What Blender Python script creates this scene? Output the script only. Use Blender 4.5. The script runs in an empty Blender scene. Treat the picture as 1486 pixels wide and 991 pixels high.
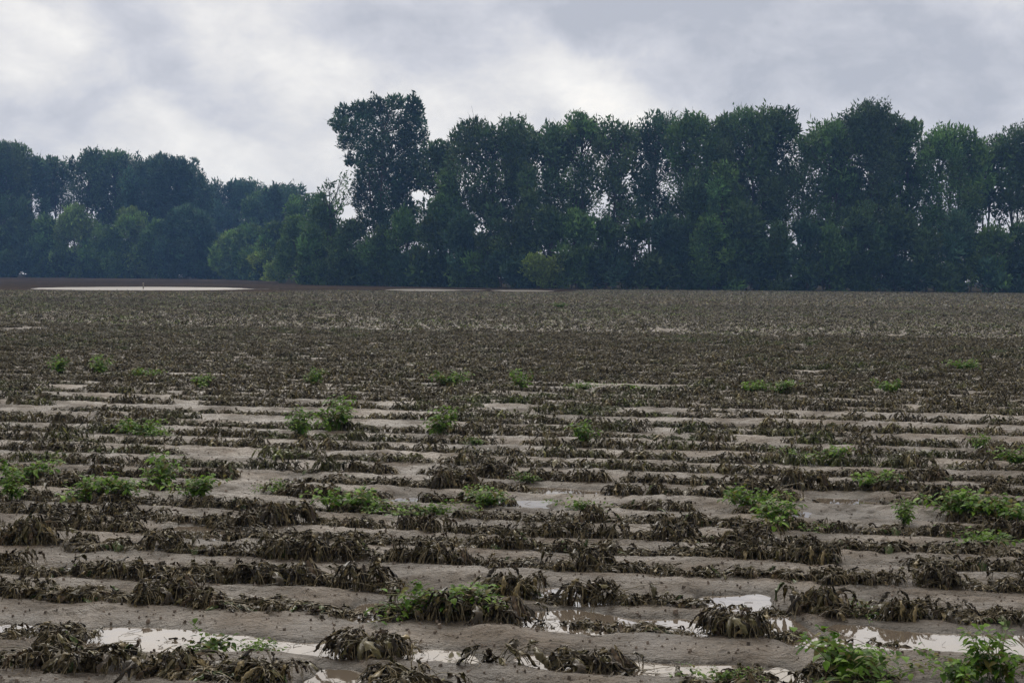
import bpy, math
import numpy as np
from mathutils import Matrix, Vector

S = bpy.context.scene
COL = S.collection
R = math.radians

# ------------------------------------------------------------------ camera
F = 2150.0 / 1486.0              # focal length in picture widths
CAM_H = 1.80
PITCH = math.atan(95.5 / 2150.0)
ROLL = 0.0085
fw = Vector((0, math.cos(PITCH), -math.sin(PITCH)))
up0 = Vector((0, math.sin(PITCH), math.cos(PITCH)))
rt0 = Vector((1, 0, 0))
rt = rt0 * math.cos(ROLL) + up0 * math.sin(ROLL)
up = up0 * math.cos(ROLL) - rt0 * math.sin(ROLL)
cam = bpy.data.cameras.new('camera')
cam.sensor_width = 36.0
cam.lens = 36.0 * F
cam.clip_start = 0.1
cam.clip_end = 5000
camo = bpy.data.objects.new('camera', cam)
COL.objects.link(camo)
M = Matrix((rt, up, -fw)).transposed().to_4x4()
M.translation = Vector((0, 0, CAM_H))
camo.matrix_world = M
S.camera = camo

def ground(px, py, z=0.0):
    """where the sight line of a photo pixel meets height z"""
    d = fw * 2150 + rt * (px - 743) - up * (py - 495.5)
    k = (z - CAM_H) / d.z
    return d.x * k, d.y * k

def at(px, py, Y):
    """world x and z of a photo pixel at distance Y"""
    d = fw * 2150 + rt * (px - 743) - up * (py - 495.5)
    k = Y / d.y
    return d.x * k, CAM_H + d.z * k

# ------------------------------------------------------------------ render / light
S.view_settings.view_transform = 'Standard'
S.view_settings.look = 'None'
S.view_settings.gamma = 1.0
S.view_settings.use_curve_mapping = False
S.view_settings.exposure = 0.2
S.render.engine = 'CYCLES'
S.cycles.use_denoising = True
S.cycles.max_bounces = 6
S.cycles.diffuse_bounces = 3
S.cycles.glossy_bounces = 3
S.cycles.transmission_bounces = 3
S.cycles.volume_bounces = 1
S.cycles.use_adaptive_sampling = True
S.cycles.adaptive_threshold = 0.015

SUN_EL, SUN_AZ = 38.0, -6.0      # behind the cloud, ahead of the camera (azimuth from +Y, to the right)
world = bpy.data.worlds.new('World')
S.world = world
world.use_nodes = True
nt = world.node_tree
nt.nodes.clear()
N, L = nt.nodes, nt.links
def nd(t, **kw):
    n = N.new(t)
    for k, v in kw.items():
        setattr(n, k, v)
    return n
def m(op, a, b=None, c=None, clamp=False):
    n = nd('ShaderNodeMath', operation=op)
    n.use_clamp = clamp
    for i, v in enumerate((a, b, c)):
        if v is None: continue
        if isinstance(v, (int, float)): n.inputs[i].default_value = v
        else: L.new(v, n.inputs[i])
    return n.outputs[0]
def smooth(v, a, b):
    n = nd('ShaderNodeMapRange', interpolation_type='SMOOTHSTEP')
    L.new(v, n.inputs['Value'])
    n.inputs['From Min'].default_value = a; n.inputs['From Max'].default_value = b
    return n.outputs['Result']
tc = nd('ShaderNodeTexCoord')
sep = nd('ShaderNodeSeparateXYZ'); L.new(tc.outputs['Generated'], sep.inputs[0])
X, Y_, Z = sep.outputs
zz = m('ADD', m('MAXIMUM', Z, 0.0), 0.24)
cb = nd('ShaderNodeCombineXYZ')
L.new(m('DIVIDE', X, zz), cb.inputs[0]); L.new(m('DIVIDE', Y_, zz), cb.inputs[1])
def noise(vec, scale, detail, rough=0.55, off=(0, 0, 0), sc=(1, 1, 1), dist=0.0):
    mp = nd('ShaderNodeMapping'); mp.inputs['Location'].default_value = off
    mp.inputs['Scale'].default_value = sc
    mp.inputs['Rotation'].default_value = (0, 0, R(-34))
    L.new(vec, mp.inputs['Vector'])
    n = nd('ShaderNodeTexNoise'); n.inputs['Scale'].default_value = scale
    n.inputs['Detail'].default_value = detail; n.inputs['Roughness'].default_value = rough
    n.inputs['Distortion'].default_value = dist
    L.new(mp.outputs[0], n.inputs['Vector'])
    return n.outputs['Fac']
n1 = noise(cb.outputs[0], 1.0, 6, 0.5, (2.3, 1.1, 0), (1.0, 0.65, 1), 0.4)
n2 = noise(cb.outputs[0], 3.6, 7, 0.55, (7.7, 4.2, 0), (1.0, 0.55, 1), 0.6)
# distorted direction, for the separate thin and thick places of the cloud deck
nv = nd('ShaderNodeTexNoise'); nv.inputs['Scale'].default_value = 9.0; nv.inputs['Detail'].default_value = 5
L.new(tc.outputs['Generated'], nv.inputs['Vector'])
vs = nd('ShaderNodeVectorMath', operation='SUBTRACT'); L.new(nv.outputs['Color'], vs.inputs[0]); vs.inputs[1].default_value = (.5, .5, .5)
vm = nd('ShaderNodeVectorMath', operation='SCALE'); L.new(vs.outputs[0], vm.inputs[0]); vm.inputs['Scale'].default_value = 0.10
va = nd('ShaderNodeVectorMath', operation='ADD'); L.new(tc.outputs['Generated'], va.inputs[0]); L.new(vm.outputs[0], va.inputs[1])
sd = nd('ShaderNodeSeparateXYZ'); L.new(va.outputs[0], sd.inputs[0])
def blob(px, py, wx, wy, tilt=0.0):
    """soft patch of the deck around a direction; widths in radians"""
    d = (fw * 2150 + rt * (px - 743) - up * (py - 495.5)).normalized()
    c, s = math.cos(tilt), math.sin(tilt)
    dx = m('SUBTRACT', sd.outputs[0], d.x); dz = m('SUBTRACT', sd.outputs[2], d.z)
    u = m('DIVIDE', m('ADD', m('MULTIPLY', dx, c), m('MULTIPLY', dz, s)), wx)
    v = m('DIVIDE', m('SUBTRACT', m('MULTIPLY', dz, c), m('MULTIPLY', dx, s)), wy)
    q = m('ADD', m('MULTIPLY', u, u), m('MULTIPLY', v, v))
    front = m('GREATER_THAN', sd.outputs[1], 0.0)
    return m('MULTIPLY', m('EXPONENT', m('MULTIPLY', q, -1.0)), front)
dark = None
for a in [(1270, 60, .20, .045, -.15, .95), (900, 10, .12, .028, 0, .6), (610, 60, .07, .026, -.35, .5), (1180, 110, .08, .02, -.1, .4), (230, 110, .06, .02, -.35, .35),
          (190, 25, .06, .02, -.3, .4), (60, 160, .05, .018, -.4, .35), (400, 180, .05, .012, -.3, .2), (1420, 150, .05, .02, 0, .3)]:
    b = m('MULTIPLY', blob(*a[:5]), a[5])
    dark = b if dark is None else m('ADD', dark, b)
bright = None
for a in [(850, 115, .05, .02, -.5, 1.3), (290, 60, .03, .02, -.6, .7), (25, 40, .05, .012, -.5, 1.1), (520, 120, .05, .014, -.2, .7),
          (225, 165, .05, .010, -.4, .3), (20, 115, .02, .01, -.5, .6), (330, 250, .22, .03, 0, .35), (1040, 90, .07, .018, -.3, .3), (740, 230, .3, .035, 0, .25)]:
    b = m('MULTIPLY', blob(*a[:5]), a[5])
    bright = b if bright is None else m('ADD', bright, b)
n3 = noise(tc.outputs['Generated'], 7.0, 8, 0.6, (3.1, 0.4, 1.7), (1.0, 1.0, 1.9), 0.5)
n4 = noise(tc.outputs['Generated'], 17.0, 9, 0.62, (8.1, 5.4, 2.7), (1.0, 1.0, 1.6), 0.3)
val = m('ADD', m('MULTIPLY', m('SUBTRACT', n1, 0.5), 0.5), m('MULTIPLY', m('SUBTRACT', n2, 0.5), 0.4))
val = m('ADD', val, m('ADD', m('MULTIPLY', m('SUBTRACT', n3, 0.5), 0.95), m('MULTIPLY', m('SUBTRACT', n4, 0.5), 0.95)))
val = m('ADD', val, 0.46)
val = m('ADD', val, m('MULTIPLY', bright, 0.32))
val = m('SUBTRACT', val, m('MULTIPLY', dark, 0.46), None, True)
cr = nd('ShaderNodeValToRGB')
L.new(val, cr.inputs[0])
e = cr.color_ramp.elements
e[0].position = 0.0; e[0].color = (.43, .445, .50, 1)
e[1].position = 1.0; e[1].color = (1.0, .95, .88, 1)
x = e.new(0.28); x.color = (.565, .57, .615, 1)
x = e.new(0.55); x.color = (.73, .715, .71, 1)
x = e.new(0.8); x.color = (.87, .845, .81, 1)
# an overcast sky is brighter overhead
# and brightest round the hidden sun ahead of the camera, duller behind it
dt = nd('ShaderNodeVectorMath', operation='DOT_PRODUCT'); L.new(tc.outputs['Generated'], dt.inputs[0])
dt.inputs[1].default_value = (math.sin(R(SUN_AZ)) * math.cos(R(SUN_EL)), math.cos(R(SUN_AZ)) * math.cos(R(SUN_EL)), math.sin(R(SUN_EL)))
glow = m('MULTIPLY', smooth(dt.outputs['Value'], 0.62, 0.97), m('MULTIPLY', smooth(Z, 0.180, 0.222), 1.5))  # glow starts just above the view, added to brighten the puddles
ov = m('MULTIPLY', m('ADD', m('ADD', 1.0, glow), m('MULTIPLY', smooth(Z, 0.25, 0.95), 0.2)), m('ADD', 0.68, m('MULTIPLY', smooth(Y_, -0.5, 0.6), 0.32)))
sc_ = nd('ShaderNodeVectorMath', operation='SCALE'); L.new(cr.outputs[0], sc_.inputs[0]); L.new(ov, sc_.inputs['Scale'])
# warm tint added to the unseen upper sky, to warm the ground light
wt = nd('ShaderNodeMix', data_type='RGBA', blend_type='MULTIPLY'); L.new(smooth(Z, 0.19, 0.30), wt.inputs[0])
L.new(sc_.outputs[0], wt.inputs[6]); wt.inputs[7].default_value = (1.10, 1.0, .84, 1)
bgc = nd('ShaderNodeBackground'); L.new(wt.outputs[2], bgc.inputs[0]); bgc.inputs[1].default_value = 1.0
sky = nd('ShaderNodeTexSky', sky_type='NISHITA'); sky.sun_disc = False
sky.sun_elevation = R(SUN_EL); sky.sun_rotation = R(SUN_AZ)
bgs = nd('ShaderNodeBackground'); L.new(sky.outputs[0], bgs.inputs[0]); bgs.inputs[1].default_value = 0.08
mx = nd('ShaderNodeMixShader'); mx.inputs[0].default_value = 0.94
L.new(bgs.outputs[0], mx.inputs[1]); L.new(bgc.outputs[0], mx.inputs[2])
out = nd('ShaderNodeOutputWorld'); L.new(mx.outputs[0], out.inputs[0])

sun = bpy.data.lights.new('sun', 'SUN'); sun.energy = 0.8; sun.angle = R(14); sun.color = (1, .96, .9)
suno = bpy.data.objects.new('sun', sun); COL.objects.link(suno)
el, az = R(SUN_EL), R(SUN_AZ)
sdir = Vector((math.sin(az) * math.cos(el), math.cos(az) * math.cos(el), math.sin(el)))
suno.rotation_euler = sdir.to_track_quat('Z', 'Y').to_euler()

# ------------------------------------------------------------------ helpers
def tag(o, label=None, cat=None, group=None, kind=None):
    if label: o['label'] = label
    if cat: o['category'] = cat
    if group: o['group'] = group
    if kind: o['kind'] = kind
    return o

def mesh(name, V, Fq, mat, col=None, smooth_=False):
    V = np.asarray(V, np.float32); Fq = np.asarray(Fq, np.int32)
    k = Fq.shape[1]
    me = bpy.data.meshes.new(name)
    me.vertices.add(len(V)); me.vertices.foreach_set('co', V.ravel())
    me.loops.add(Fq.size); me.loops.foreach_set('vertex_index', Fq.ravel())
    me.polygons.add(len(Fq)); me.polygons.foreach_set('loop_start', np.arange(len(Fq), dtype=np.int32) * k)
    if smooth_: me.polygons.foreach_set('use_smooth', np.ones(len(Fq), bool))
    me.update(calc_edges=True)
    if col is not None:
        ca = me.color_attributes.new('tint', 'FLOAT_COLOR', 'POINT')
        c4 = np.ones((len(V), 4), np.float32); c4[:, :3] = col
        ca.data.foreach_set('color', c4.ravel())
    me.materials.append(mat)
    return me

def obj(name, me, parent=None):
    o = bpy.data.objects.new(name, me); COL.objects.link(o)
    if parent: o.parent = parent
    return o

def empty(name, loc, rz=0.0, sc=1.0):
    o = bpy.data.objects.new(name, None); COL.objects.link(o)
    o.location = loc; o.rotation_euler = (0, 0, rz); o.scale = (sc, sc, sc) if not isinstance(sc, tuple) else sc
    o.empty_display_size = 0.1
    return o

def _h(ix, iy, seed):
    n = (ix.astype(np.int64) * 374761393 + iy.astype(np.int64) * 668265263 + seed * 1442695041) & 0xffffffff
    n = ((n ^ (n >> 13)) * 1274126177) & 0xffffffff
    n = ((n ^ (n >> 15)) * 2246822519) & 0xffffffff
    return ((n ^ (n >> 16)) & 0xffffff) / float(0xffffff)

def vn(x, y, seed=0):
    x = np.asarray(x, float); y = np.asarray(y, float)
    ix = np.floor(x); iy = np.floor(y); fx = x - ix; fy = y - iy
    fx = fx * fx * fx * (fx * (fx * 6 - 15) + 10); fy = fy * fy * fy * (fy * (fy * 6 - 15) + 10)
    a = _h(ix, iy, seed); b = _h(ix + 1, iy, seed); c = _h(ix, iy + 1, seed); d = _h(ix + 1, iy + 1, seed)
    return (a + (b - a) * fx) * (1 - fy) + (c + (d - c) * fx) * fy

def fbm(x, y, seed=0, o=4, g=0.5):
    s = 0; a = 1; t = 0
    for i in range(o):
        s = s + a * vn(x * 2 ** i, y * 2 ** i, seed + i * 17); t += a; a *= g
    return s / t

def sst(x, a, b):
    t = np.clip((x - a) / (b - a), 0, 1); return t * t * (3 - 2 * t)

# ------------------------------------------------------------------ materials
def material(name):
    mt = bpy.data.materials.new(name); mt.use_nodes = True
    t = mt.node_tree; t.nodes.clear()
    o = t.nodes.new('ShaderNodeOutputMaterial'); p = t.nodes.new('ShaderNodeBsdfPrincipled')
    t.links.new(p.outputs[0], o.inputs[0])
    return mt, t, p, o

def leaf_mat(name, rough, spec, trans=0.0, ns=30.0, amt=0.35):
    mt, t, p, o = material(name)
    a = t.nodes.new('ShaderNodeAttribute'); a.attribute_name = 'tint'
    n = t.nodes.new('ShaderNodeTexNoise'); n.inputs['Scale'].default_value = ns; n.inputs['Detail'].default_value = 3
    tcn = t.nodes.new('ShaderNodeTexCoord'); t.links.new(tcn.outputs['Object'], n.inputs['Vector'])
    mr = t.nodes.new('ShaderNodeMapRange'); t.links.new(n.outputs['Fac'], mr.inputs['Value'])
    mr.inputs['From Min'].default_value = .3; mr.inputs['From Max'].default_value = .7
    mr.inputs['To Min'].default_value = 1 - amt; mr.inputs['To Max'].default_value = 1 + amt
    v = t.nodes.new('ShaderNodeVectorMath'); v.operation = 'SCALE'
    t.links.new(a.outputs['Color'], v.inputs[0]); t.links.new(mr.outputs[0], v.inputs['Scale'])
    t.links.new(v.outputs[0], p.inputs['Base Color'])
    p.inputs['Roughness'].default_value = rough
    p.inputs['Specular IOR Level'].default_value = spec
    if trans > 0:
        tr = t.nodes.new('ShaderNodeBsdfTranslucent'); t.links.new(v.outputs[0], tr.inputs[0])
        ms = t.nodes.new('ShaderNodeMixShader'); ms.inputs[0].default_value = trans
        t.links.new(p.outputs[0], ms.inputs[1]); t.links.new(tr.outputs[0], ms.inputs[2])
        t.links.new(ms.outputs[0], o.inputs[0])
    return mt

M_wilt = leaf_mat('wilted_leaf', .42, .34, .06, 45, .45)
M_stem = leaf_mat('stem', .5, .4, 0, 40, .3)
M_green = leaf_mat('green_leaf', .55, .22, .4, 40, .25)
M_tree = leaf_mat('tree_foliage', .6, .25, .2, .35, .3)

mt, t, p, o = material('bark')
n = t.nodes.new('ShaderNodeTexNoise'); n.inputs['Scale'].default_value = 3; n.inputs['Detail'].default_value = 6
c = t.nodes.new('ShaderNodeValToRGB'); t.links.new(n.outputs[0], c.inputs[0])
c.color_ramp.elements[0].color = (.04, .033, .028, 1); c.color_ramp.elements[1].color = (.13, .115, .1, 1)
t.links.new(c.outputs[0], p.inputs['Base Color']); p.inputs['Roughness'].default_value = .9
M_bark = mt

# wet silt
mt, t, p, o = material('wet_silt')
tn, tl = t.nodes, t.links
geo = tn.new('ShaderNodeNewGeometry')
def tnoise(scale, det, ro=.55):
    n = tn.new('ShaderNodeTexNoise'); n.inputs['Scale'].default_value = scale; n.inputs['Detail'].default_value = det
    n.inputs['Roughness'].default_value = ro
    tl.new(geo.outputs['Position'], n.inputs['Vector']); return n.outputs['Fac']
def tramp(src, *st):
    c = tn.new('ShaderNodeValToRGB'); tl.new(src, c.inputs[0])
    e = c.color_ramp.elements
    e[0].position, e[0].color = st[0][0], (*st[0][1], 1); e[1].position, e[1].color = st[-1][0], (*st[-1][1], 1)
    for q in st[1:-1]:
        x = e.new(q[0]); x.color = (*q[1], 1)
    return c.outputs[0]
def tmix(fac, a, b, mode='MIX'):
    x = tn.new('ShaderNodeMix'); x.data_type = 'RGBA'; x.blend_type = mode
    if isinstance(fac, float): x.inputs[0].default_value = fac
    else: tl.new(fac, x.inputs[0])
    for i, q in ((6, a), (7, b)):
        if isinstance(q, tuple): x.inputs[i].default_value = (*q, 1)
        else: tl.new(q, x.inputs[i])
    return x.outputs[2]
base = tramp(tnoise(1.3, 6), (.3, (.038, .029, .022)), (.48, (.078, .061, .046)), (.66, (.150, .121, .095)))
fine = tramp(tnoise(34, 6, .7), (.36, (.38, .36, .35)), (.50, (1, 1, 1)), (.8, (1.1, 1.1, 1.1)))
c1 = tmix(1.0, base, fine, 'MULTIPLY')
pits = tn.new('ShaderNodeTexVoronoi'); pits.inputs['Scale'].default_value = 19; tl.new(geo.outputs['Position'], pits.inputs['Vector'])
pit = tramp(pits.outputs['Distance'], (.10, (.30, .28, .27)), (.24, (1, 1, 1)))
pm = tramp(tnoise(5, 3), (.5, (0, 0, 0)), (.62, (1, 1, 1)))
c2 = tmix(pm, c1, tmix(1.0, c1, pit, 'MULTIPLY'))
at_ = tn.new('ShaderNodeAttribute'); at_.attribute_name = 'tint'     # r = damp darkening of the silt; far off also painted tree reflection
sp = tn.new('ShaderNodeSeparateColor'); tl.new(at_.outputs['Color'], sp.inputs[0])
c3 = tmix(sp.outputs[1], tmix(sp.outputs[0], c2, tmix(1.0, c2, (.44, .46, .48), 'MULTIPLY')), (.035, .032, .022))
tl.new(c3, p.inputs['Base Color'])
rr = tn.new('ShaderNodeMapRange'); tl.new(tnoise(2.2, 4), rr.inputs['Value'])
rr.inputs['From Min'].default_value = .35; rr.inputs['From Max'].default_value = .65
rr.inputs['To Min'].default_value = .36; rr.inputs['To Max'].default_value = .75
# cloddy ground scatters at a distance: blue channel = rough, matt land
rx_ = tn.new('ShaderNodeMix'); tl.new(sp.outputs[2], rx_.inputs[0]); tl.new(rr.outputs[0], rx_.inputs[2]); rx_.inputs[3].default_value = 1.0
tl.new(rx_.outputs[0], p.inputs['Roughness'])
sx_ = tn.new('ShaderNodeMix'); tl.new(sp.outputs[2], sx_.inputs[0]); sx_.inputs[2].default_value = .5; sx_.inputs[3].default_value = 0.0
tl.new(sx_.outputs[0], p.inputs['Specular IOR Level'])
b = tn.new('ShaderNodeBump'); b.inputs['Strength'].default_value = 1.0; b.inputs['Distance'].default_value = .022
tl.new(tnoise(55, 6, .65), b.inputs['Height'])
b2 = tn.new('ShaderNodeBump'); b2.inputs['Strength'].default_value = .9; b2.inputs['Distance'].default_value = .03
tl.new(tnoise(14, 4, .6), b2.inputs['Height']); tl.new(b.outputs[0], b2.inputs['Normal'])
tl.new(b2.outputs[0], p.inputs['Normal'])
M_soil = mt

def water_mat(name, rough, bump, scale):
    mt, t, p, o = material(name)
    p.inputs['Base Color'].default_value = (.13, .11, .09, 1)
    p.inputs['Roughness'].default_value = rough
    p.inputs['IOR'].default_value = 1.45
    p.inputs['Specular IOR Level'].default_value = .5
    g = t.nodes.new('ShaderNodeNewGeometry')
    n = t.nodes.new('ShaderNodeTexNoise'); n.inputs['Scale'].default_value = scale; n.inputs['Detail'].default_value = 3
    t.links.new(g.outputs['Position'], n.inputs['Vector'])
    b = t.nodes.new('ShaderNodeBump'); b.inputs['Strength'].default_value = bump; b.inputs['Distance'].default_value = .02
    t.links.new(n.outputs[0], b.inputs['Height']); t.links.new(b.outputs[0], p.inputs['Normal'])
    return mt
M_water = water_mat('puddle_water', .04, .04, 6)
M_pond = water_mat('pond_water', .28, .5, 3)

# ------------------------------------------------------------------ the planted rows
T = 0.19                                   # rows run along y = c - T x
ROW_Y = [1015, 966, 907, 870, 826, 800, 780, 757, 735, 714, 698, 680, 665, 649, 635, 617, 602, 589]
def cline(px, py):
    x, y = ground(px, py); return y + T * x
ROWC = [cline(770, y) for y in ROW_Y]
rng = np.random.default_rng(11)
full = []
HALF = set()
for a_, b_ in zip(ROWC[:-1], ROWC[1:]):
    full.append(a_)
    if b_ - a_ > 1.2: HALF.add(len(full) + 2); full.append((a_ + b_) / 2)
ROWC = full + [ROWC[-1]]
ROWC = [ROWC[0] - 1.6, ROWC[0] - .8] + ROWC          # two rows nearer than the frame
NEAR0 = 2
while ROWC[-1] < 260:
    ROWC.append(ROWC[-1] + .74 + rng.uniform(-.08, .08) + (.3 if len(ROWC) % 7 == 0 else 0))
ROWC = np.array(ROWC)
def row_x(k, px):
    """world x of row k under picture column px"""
    u = (px - 743) / 2150.0
    Yv = ROWC[k] / (1 + T * u)
    # account for the roll
    return u * Yv

# row index from the bottom of the photo -> puddles in picture columns
PUD = {0: [(440, 520, .04), (1090, 1130, .03)],
       1: [(-60, 40, .05), (132, 490, .065), (596, 684, .06), (775, 1100, .065), (1130, 1165, .04)],
       2: [(505, 585, .045), (752, 1030, .06), (1130, 1200, .045), (1235, 1560, .06)],
       3: [(800, 880, .045), (1030, 1135, .055), (1270, 1320, .04), (55, 90, .04)],
       5: [(225, 345, .045)], 
       8: [(690, 800, .03), (1150, 1190, .035), (560, 640, .03)],
       9: [(70, 105, .05), (140, 205, .03), (410, 445, .04), (740, 900, .04), (1180, 1280, .03)],
       12: [(1000, 1060, .02)]}
PUDW = []
for k, lst in PUD.items():
    kk = k + NEAR0
    for a, b_, d in lst:
        PUDW.append((ROWC[kk] - (.06 if k == 1 else 0), row_x(kk, a), row_x(kk, b_), d, .72 if k == 1 else 1.0))
PONDS = [(-41.3, 166, 10.6, 20), (-28.5, 172, 2.6, 3), (-10.5, 176, 4.4, 12), (1.2, 177, 3.6, 11), (-5.0, 178, 2.0, 6), (24, 190, 4, 1.5)]

def height(x, y, detail=True):
    x = np.asarray(x, float); y = np.asarray(y, float)
    c = y + T * x + .06 * (fbm(x / 1.7, y / 1.7, 5, 2) - .5)
    i = np.clip(np.searchsorted(ROWC, c) - 1, 0, len(ROWC) - 2)
    c0 = ROWC[i]; c1 = ROWC[i + 1]
    ph = np.clip((c - c0) / (c1 - c0), 0, 1)
    hump = np.sin(np.pi * ph) ** 2
    hump = hump ** .75
    hv = .026 + .028 * (fbm(x / 1.2, y / .8, 9, 3) - .5) * 2
    field = (y > 3) & (y < np.where(x < -12, 138, 168))
    z = .016 + np.where(field, hv * hump, .04)
    z = z + .030 * (fbm(x / 6., y / 6., 21, 2) - .5) * sst(y, 10, 16) * (1 - sst(y, 115, 140))
    z = z + .022 * (fbm(x / .40, y / .30, 31, 3) - .5)
    if detail:
        f = 1 - sst(y, 18, 40)
        z = z + f * .032 * (fbm(x / .11, y / .09, 41, 3, .6) - .5) * (.4 + hump)
    for (pc, a, b_, d, wf) in PUDW:
        edge = .12 * (vn(x / .16, y / .16, 77) - .5)
        mk = sst(x, a - .10 + edge, a + .07 + edge) * (1 - sst(x, b_ - .07 + edge, b_ + .10 + edge))
        w = wf * (.25 + .22 * (vn(x / .35, y * 0, 3) - .5))
        g = np.exp(-(((c - pc - .11) / w) ** 2) ** 1.5)
        z = np.where(z > .012, .012 + (z - .012) * (1 - .55 * mk * np.exp(-((c - pc - .35) / .45) ** 2)), z) - mk * g * d
    for (cx, cy, rx, ry) in PONDS:
        q = ((x - cx) / rx) ** 2 + ((y - cy) / ry) ** 2 + .35 * (fbm(x / 3, y / 6, 55, 3) - .5)
        z = np.where(q < 1.6, z + (-.075 - z) * sst(1.35 - q, 0, .5), z)
    # low bank and woodland floor beyond the field
    z = z + sst(y - .0 * x, 215, 330) * .35
    return z

# ground sheet: fine in front of the camera, reaching far beyond the trees
def build_ground():
    ys = [4.2]
    while ys[-1] < 230: ys.append(ys[-1] * (1.0028 if ys[-1] < 30 else 1.004))
    ys = np.array([-400, -150, -50, -15, -2, 1.5, 3.2, 3.8] + ys + [240, 260, 290, 330, 400, 520, 750])
    us = np.linspace(-.46, .46, 760)
    ext = np.array([.5, .6, .8, 1.1, 1.6])
    s = np.maximum(ys, 4.2)
    xs_in = us[None, :] * s[:, None]
    lo = -ext[::-1][None, :] * s[:, None]; hi = ext[None, :] * s[:, None]
    far = np.full((len(ys), 1), 1250.0)
    Xg = np.concatenate([-far, lo, xs_in, hi, far], 1)
    Yg = np.repeat(ys[:, None], Xg.shape[1], 1)
    Zg = height(Xg, Yg)
    nr, nc = Xg.shape
    V = np.stack([Xg, Yg, Zg], -1).reshape(-1, 3)
    idx = np.arange(nr * nc).reshape(nr, nc)
    Fq = np.stack([idx[:-1, :-1], idx[:-1, 1:], idx[1:, 1:], idx[1:, :-1]], -1).reshape(-1, 4)
    wet_reflect = 1 - sst(Zg, .004, .032)
    # bare far margins: sodden soil, plus the trees' dark reflection put into the colour
    wet_reflect = np.maximum(wet_reflect, .9 * sst(Yg, 132, 160) * (.6 + .4 * sst(fbm(Xg / 20, Yg / 9, 8, 3), .45, .6)))
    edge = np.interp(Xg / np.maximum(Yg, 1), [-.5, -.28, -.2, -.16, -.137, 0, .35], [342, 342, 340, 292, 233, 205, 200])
    col = np.zeros((nr * nc, 3)); col[:, 0] = wet_reflect.ravel(); col[:, 1] = sst(Yg - edge, -3, 2).ravel(); col[:, 2] = sst(Yg, 30, 110).ravel()
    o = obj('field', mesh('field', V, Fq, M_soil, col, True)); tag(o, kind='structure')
build_ground()

def sheet(name, x0, x1, y0, y1, z, mat):
    nx, ny = 12, 12
    gx, gy = np.meshgrid(np.linspace(x0, x1, nx), np.linspace(y0, y1, ny))
    V = np.stack([gx, gy, np.full_like(gx, z)], -1).reshape(-1, 3)
    idx = np.arange(nx * ny).reshape(ny, nx)
    Fq = np.stack([idx[:-1, :-1], idx[:-1, 1:], idx[1:, 1:], idx[1:, :-1]], -1).reshape(-1, 4)
    o = obj(name, mesh(name, V, Fq, mat)); tag(o, kind='structure'); return o
sheet('water', -25, 25, 4.5, 40, .002, M_water)
sheet('pond', -70, 40, 140, 215, -.006, M_pond)

# ------------------------------------------------------------------ tubes
def tube(P, r, n=3):
    P = np.asarray(P, float); r = np.broadcast_to(np.asarray(r, float), (len(P),))
    d = np.gradient(P, axis=0); d /= np.linalg.norm(d, axis=1)[:, None] + 1e-9
    ref = np.where(np.abs(d[:, 2:3]) > .9, np.array([[1., 0, 0]]), np.array([[0, 0, 1.]]))
    a = np.cross(d, ref); a /= np.linalg.norm(a, axis=1)[:, None] + 1e-9
    b = np.cross(d, a)
    th = np.arange(n) * 2 * np.pi / n
    V = P[:, None, :] + r[:, None, None] * (np.cos(th)[None, :, None] * a[:, None, :] + np.sin(th)[None, :, None] * b[:, None, :])
    idx = np.arange(len(P) * n).reshape(len(P), n)
    j = np.roll(idx, -1, 1)
    Fq = np.stack([idx[:-1], j[:-1], j[1:], idx[1:]], -1).reshape(-1, 4)
    return V.reshape(-1, 3), Fq

class Acc:
    def __init__(s): s.V = []; s.F = []; s.C = []; s.n = 0
    def add(s, V, Fq, c):
        V = np.asarray(V); s.V.append(V); s.F.append(np.asarray(Fq) + s.n)
        s.C.append(np.broadcast_to(np.asarray(c, float), (len(V), 3))); s.n += len(V)
    def arr(s): return np.concatenate(s.V), np.concatenate(s.F), np.concatenate(s.C)
    def mesh(s, name, mat, sm=False):
        V, Fq, C = s.arr(); return mesh(name, V, Fq, mat, C, sm)

def gridF(nl, nw):
    idx = np.arange(nl * nw).reshape(nl, nw)
    return np.stack([idx[:-1, :-1], idx[:-1, 1:], idx[1:, 1:], idx[1:, :-1]], -1).reshape(-1, 4)

WCOL = [(.042, .034, .018), (.024, .019, .012), (.052, .045, .020), (.020, .015, .010), (.068, .062, .026), (.042, .028, .016), (.13, .105, .052)]
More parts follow.
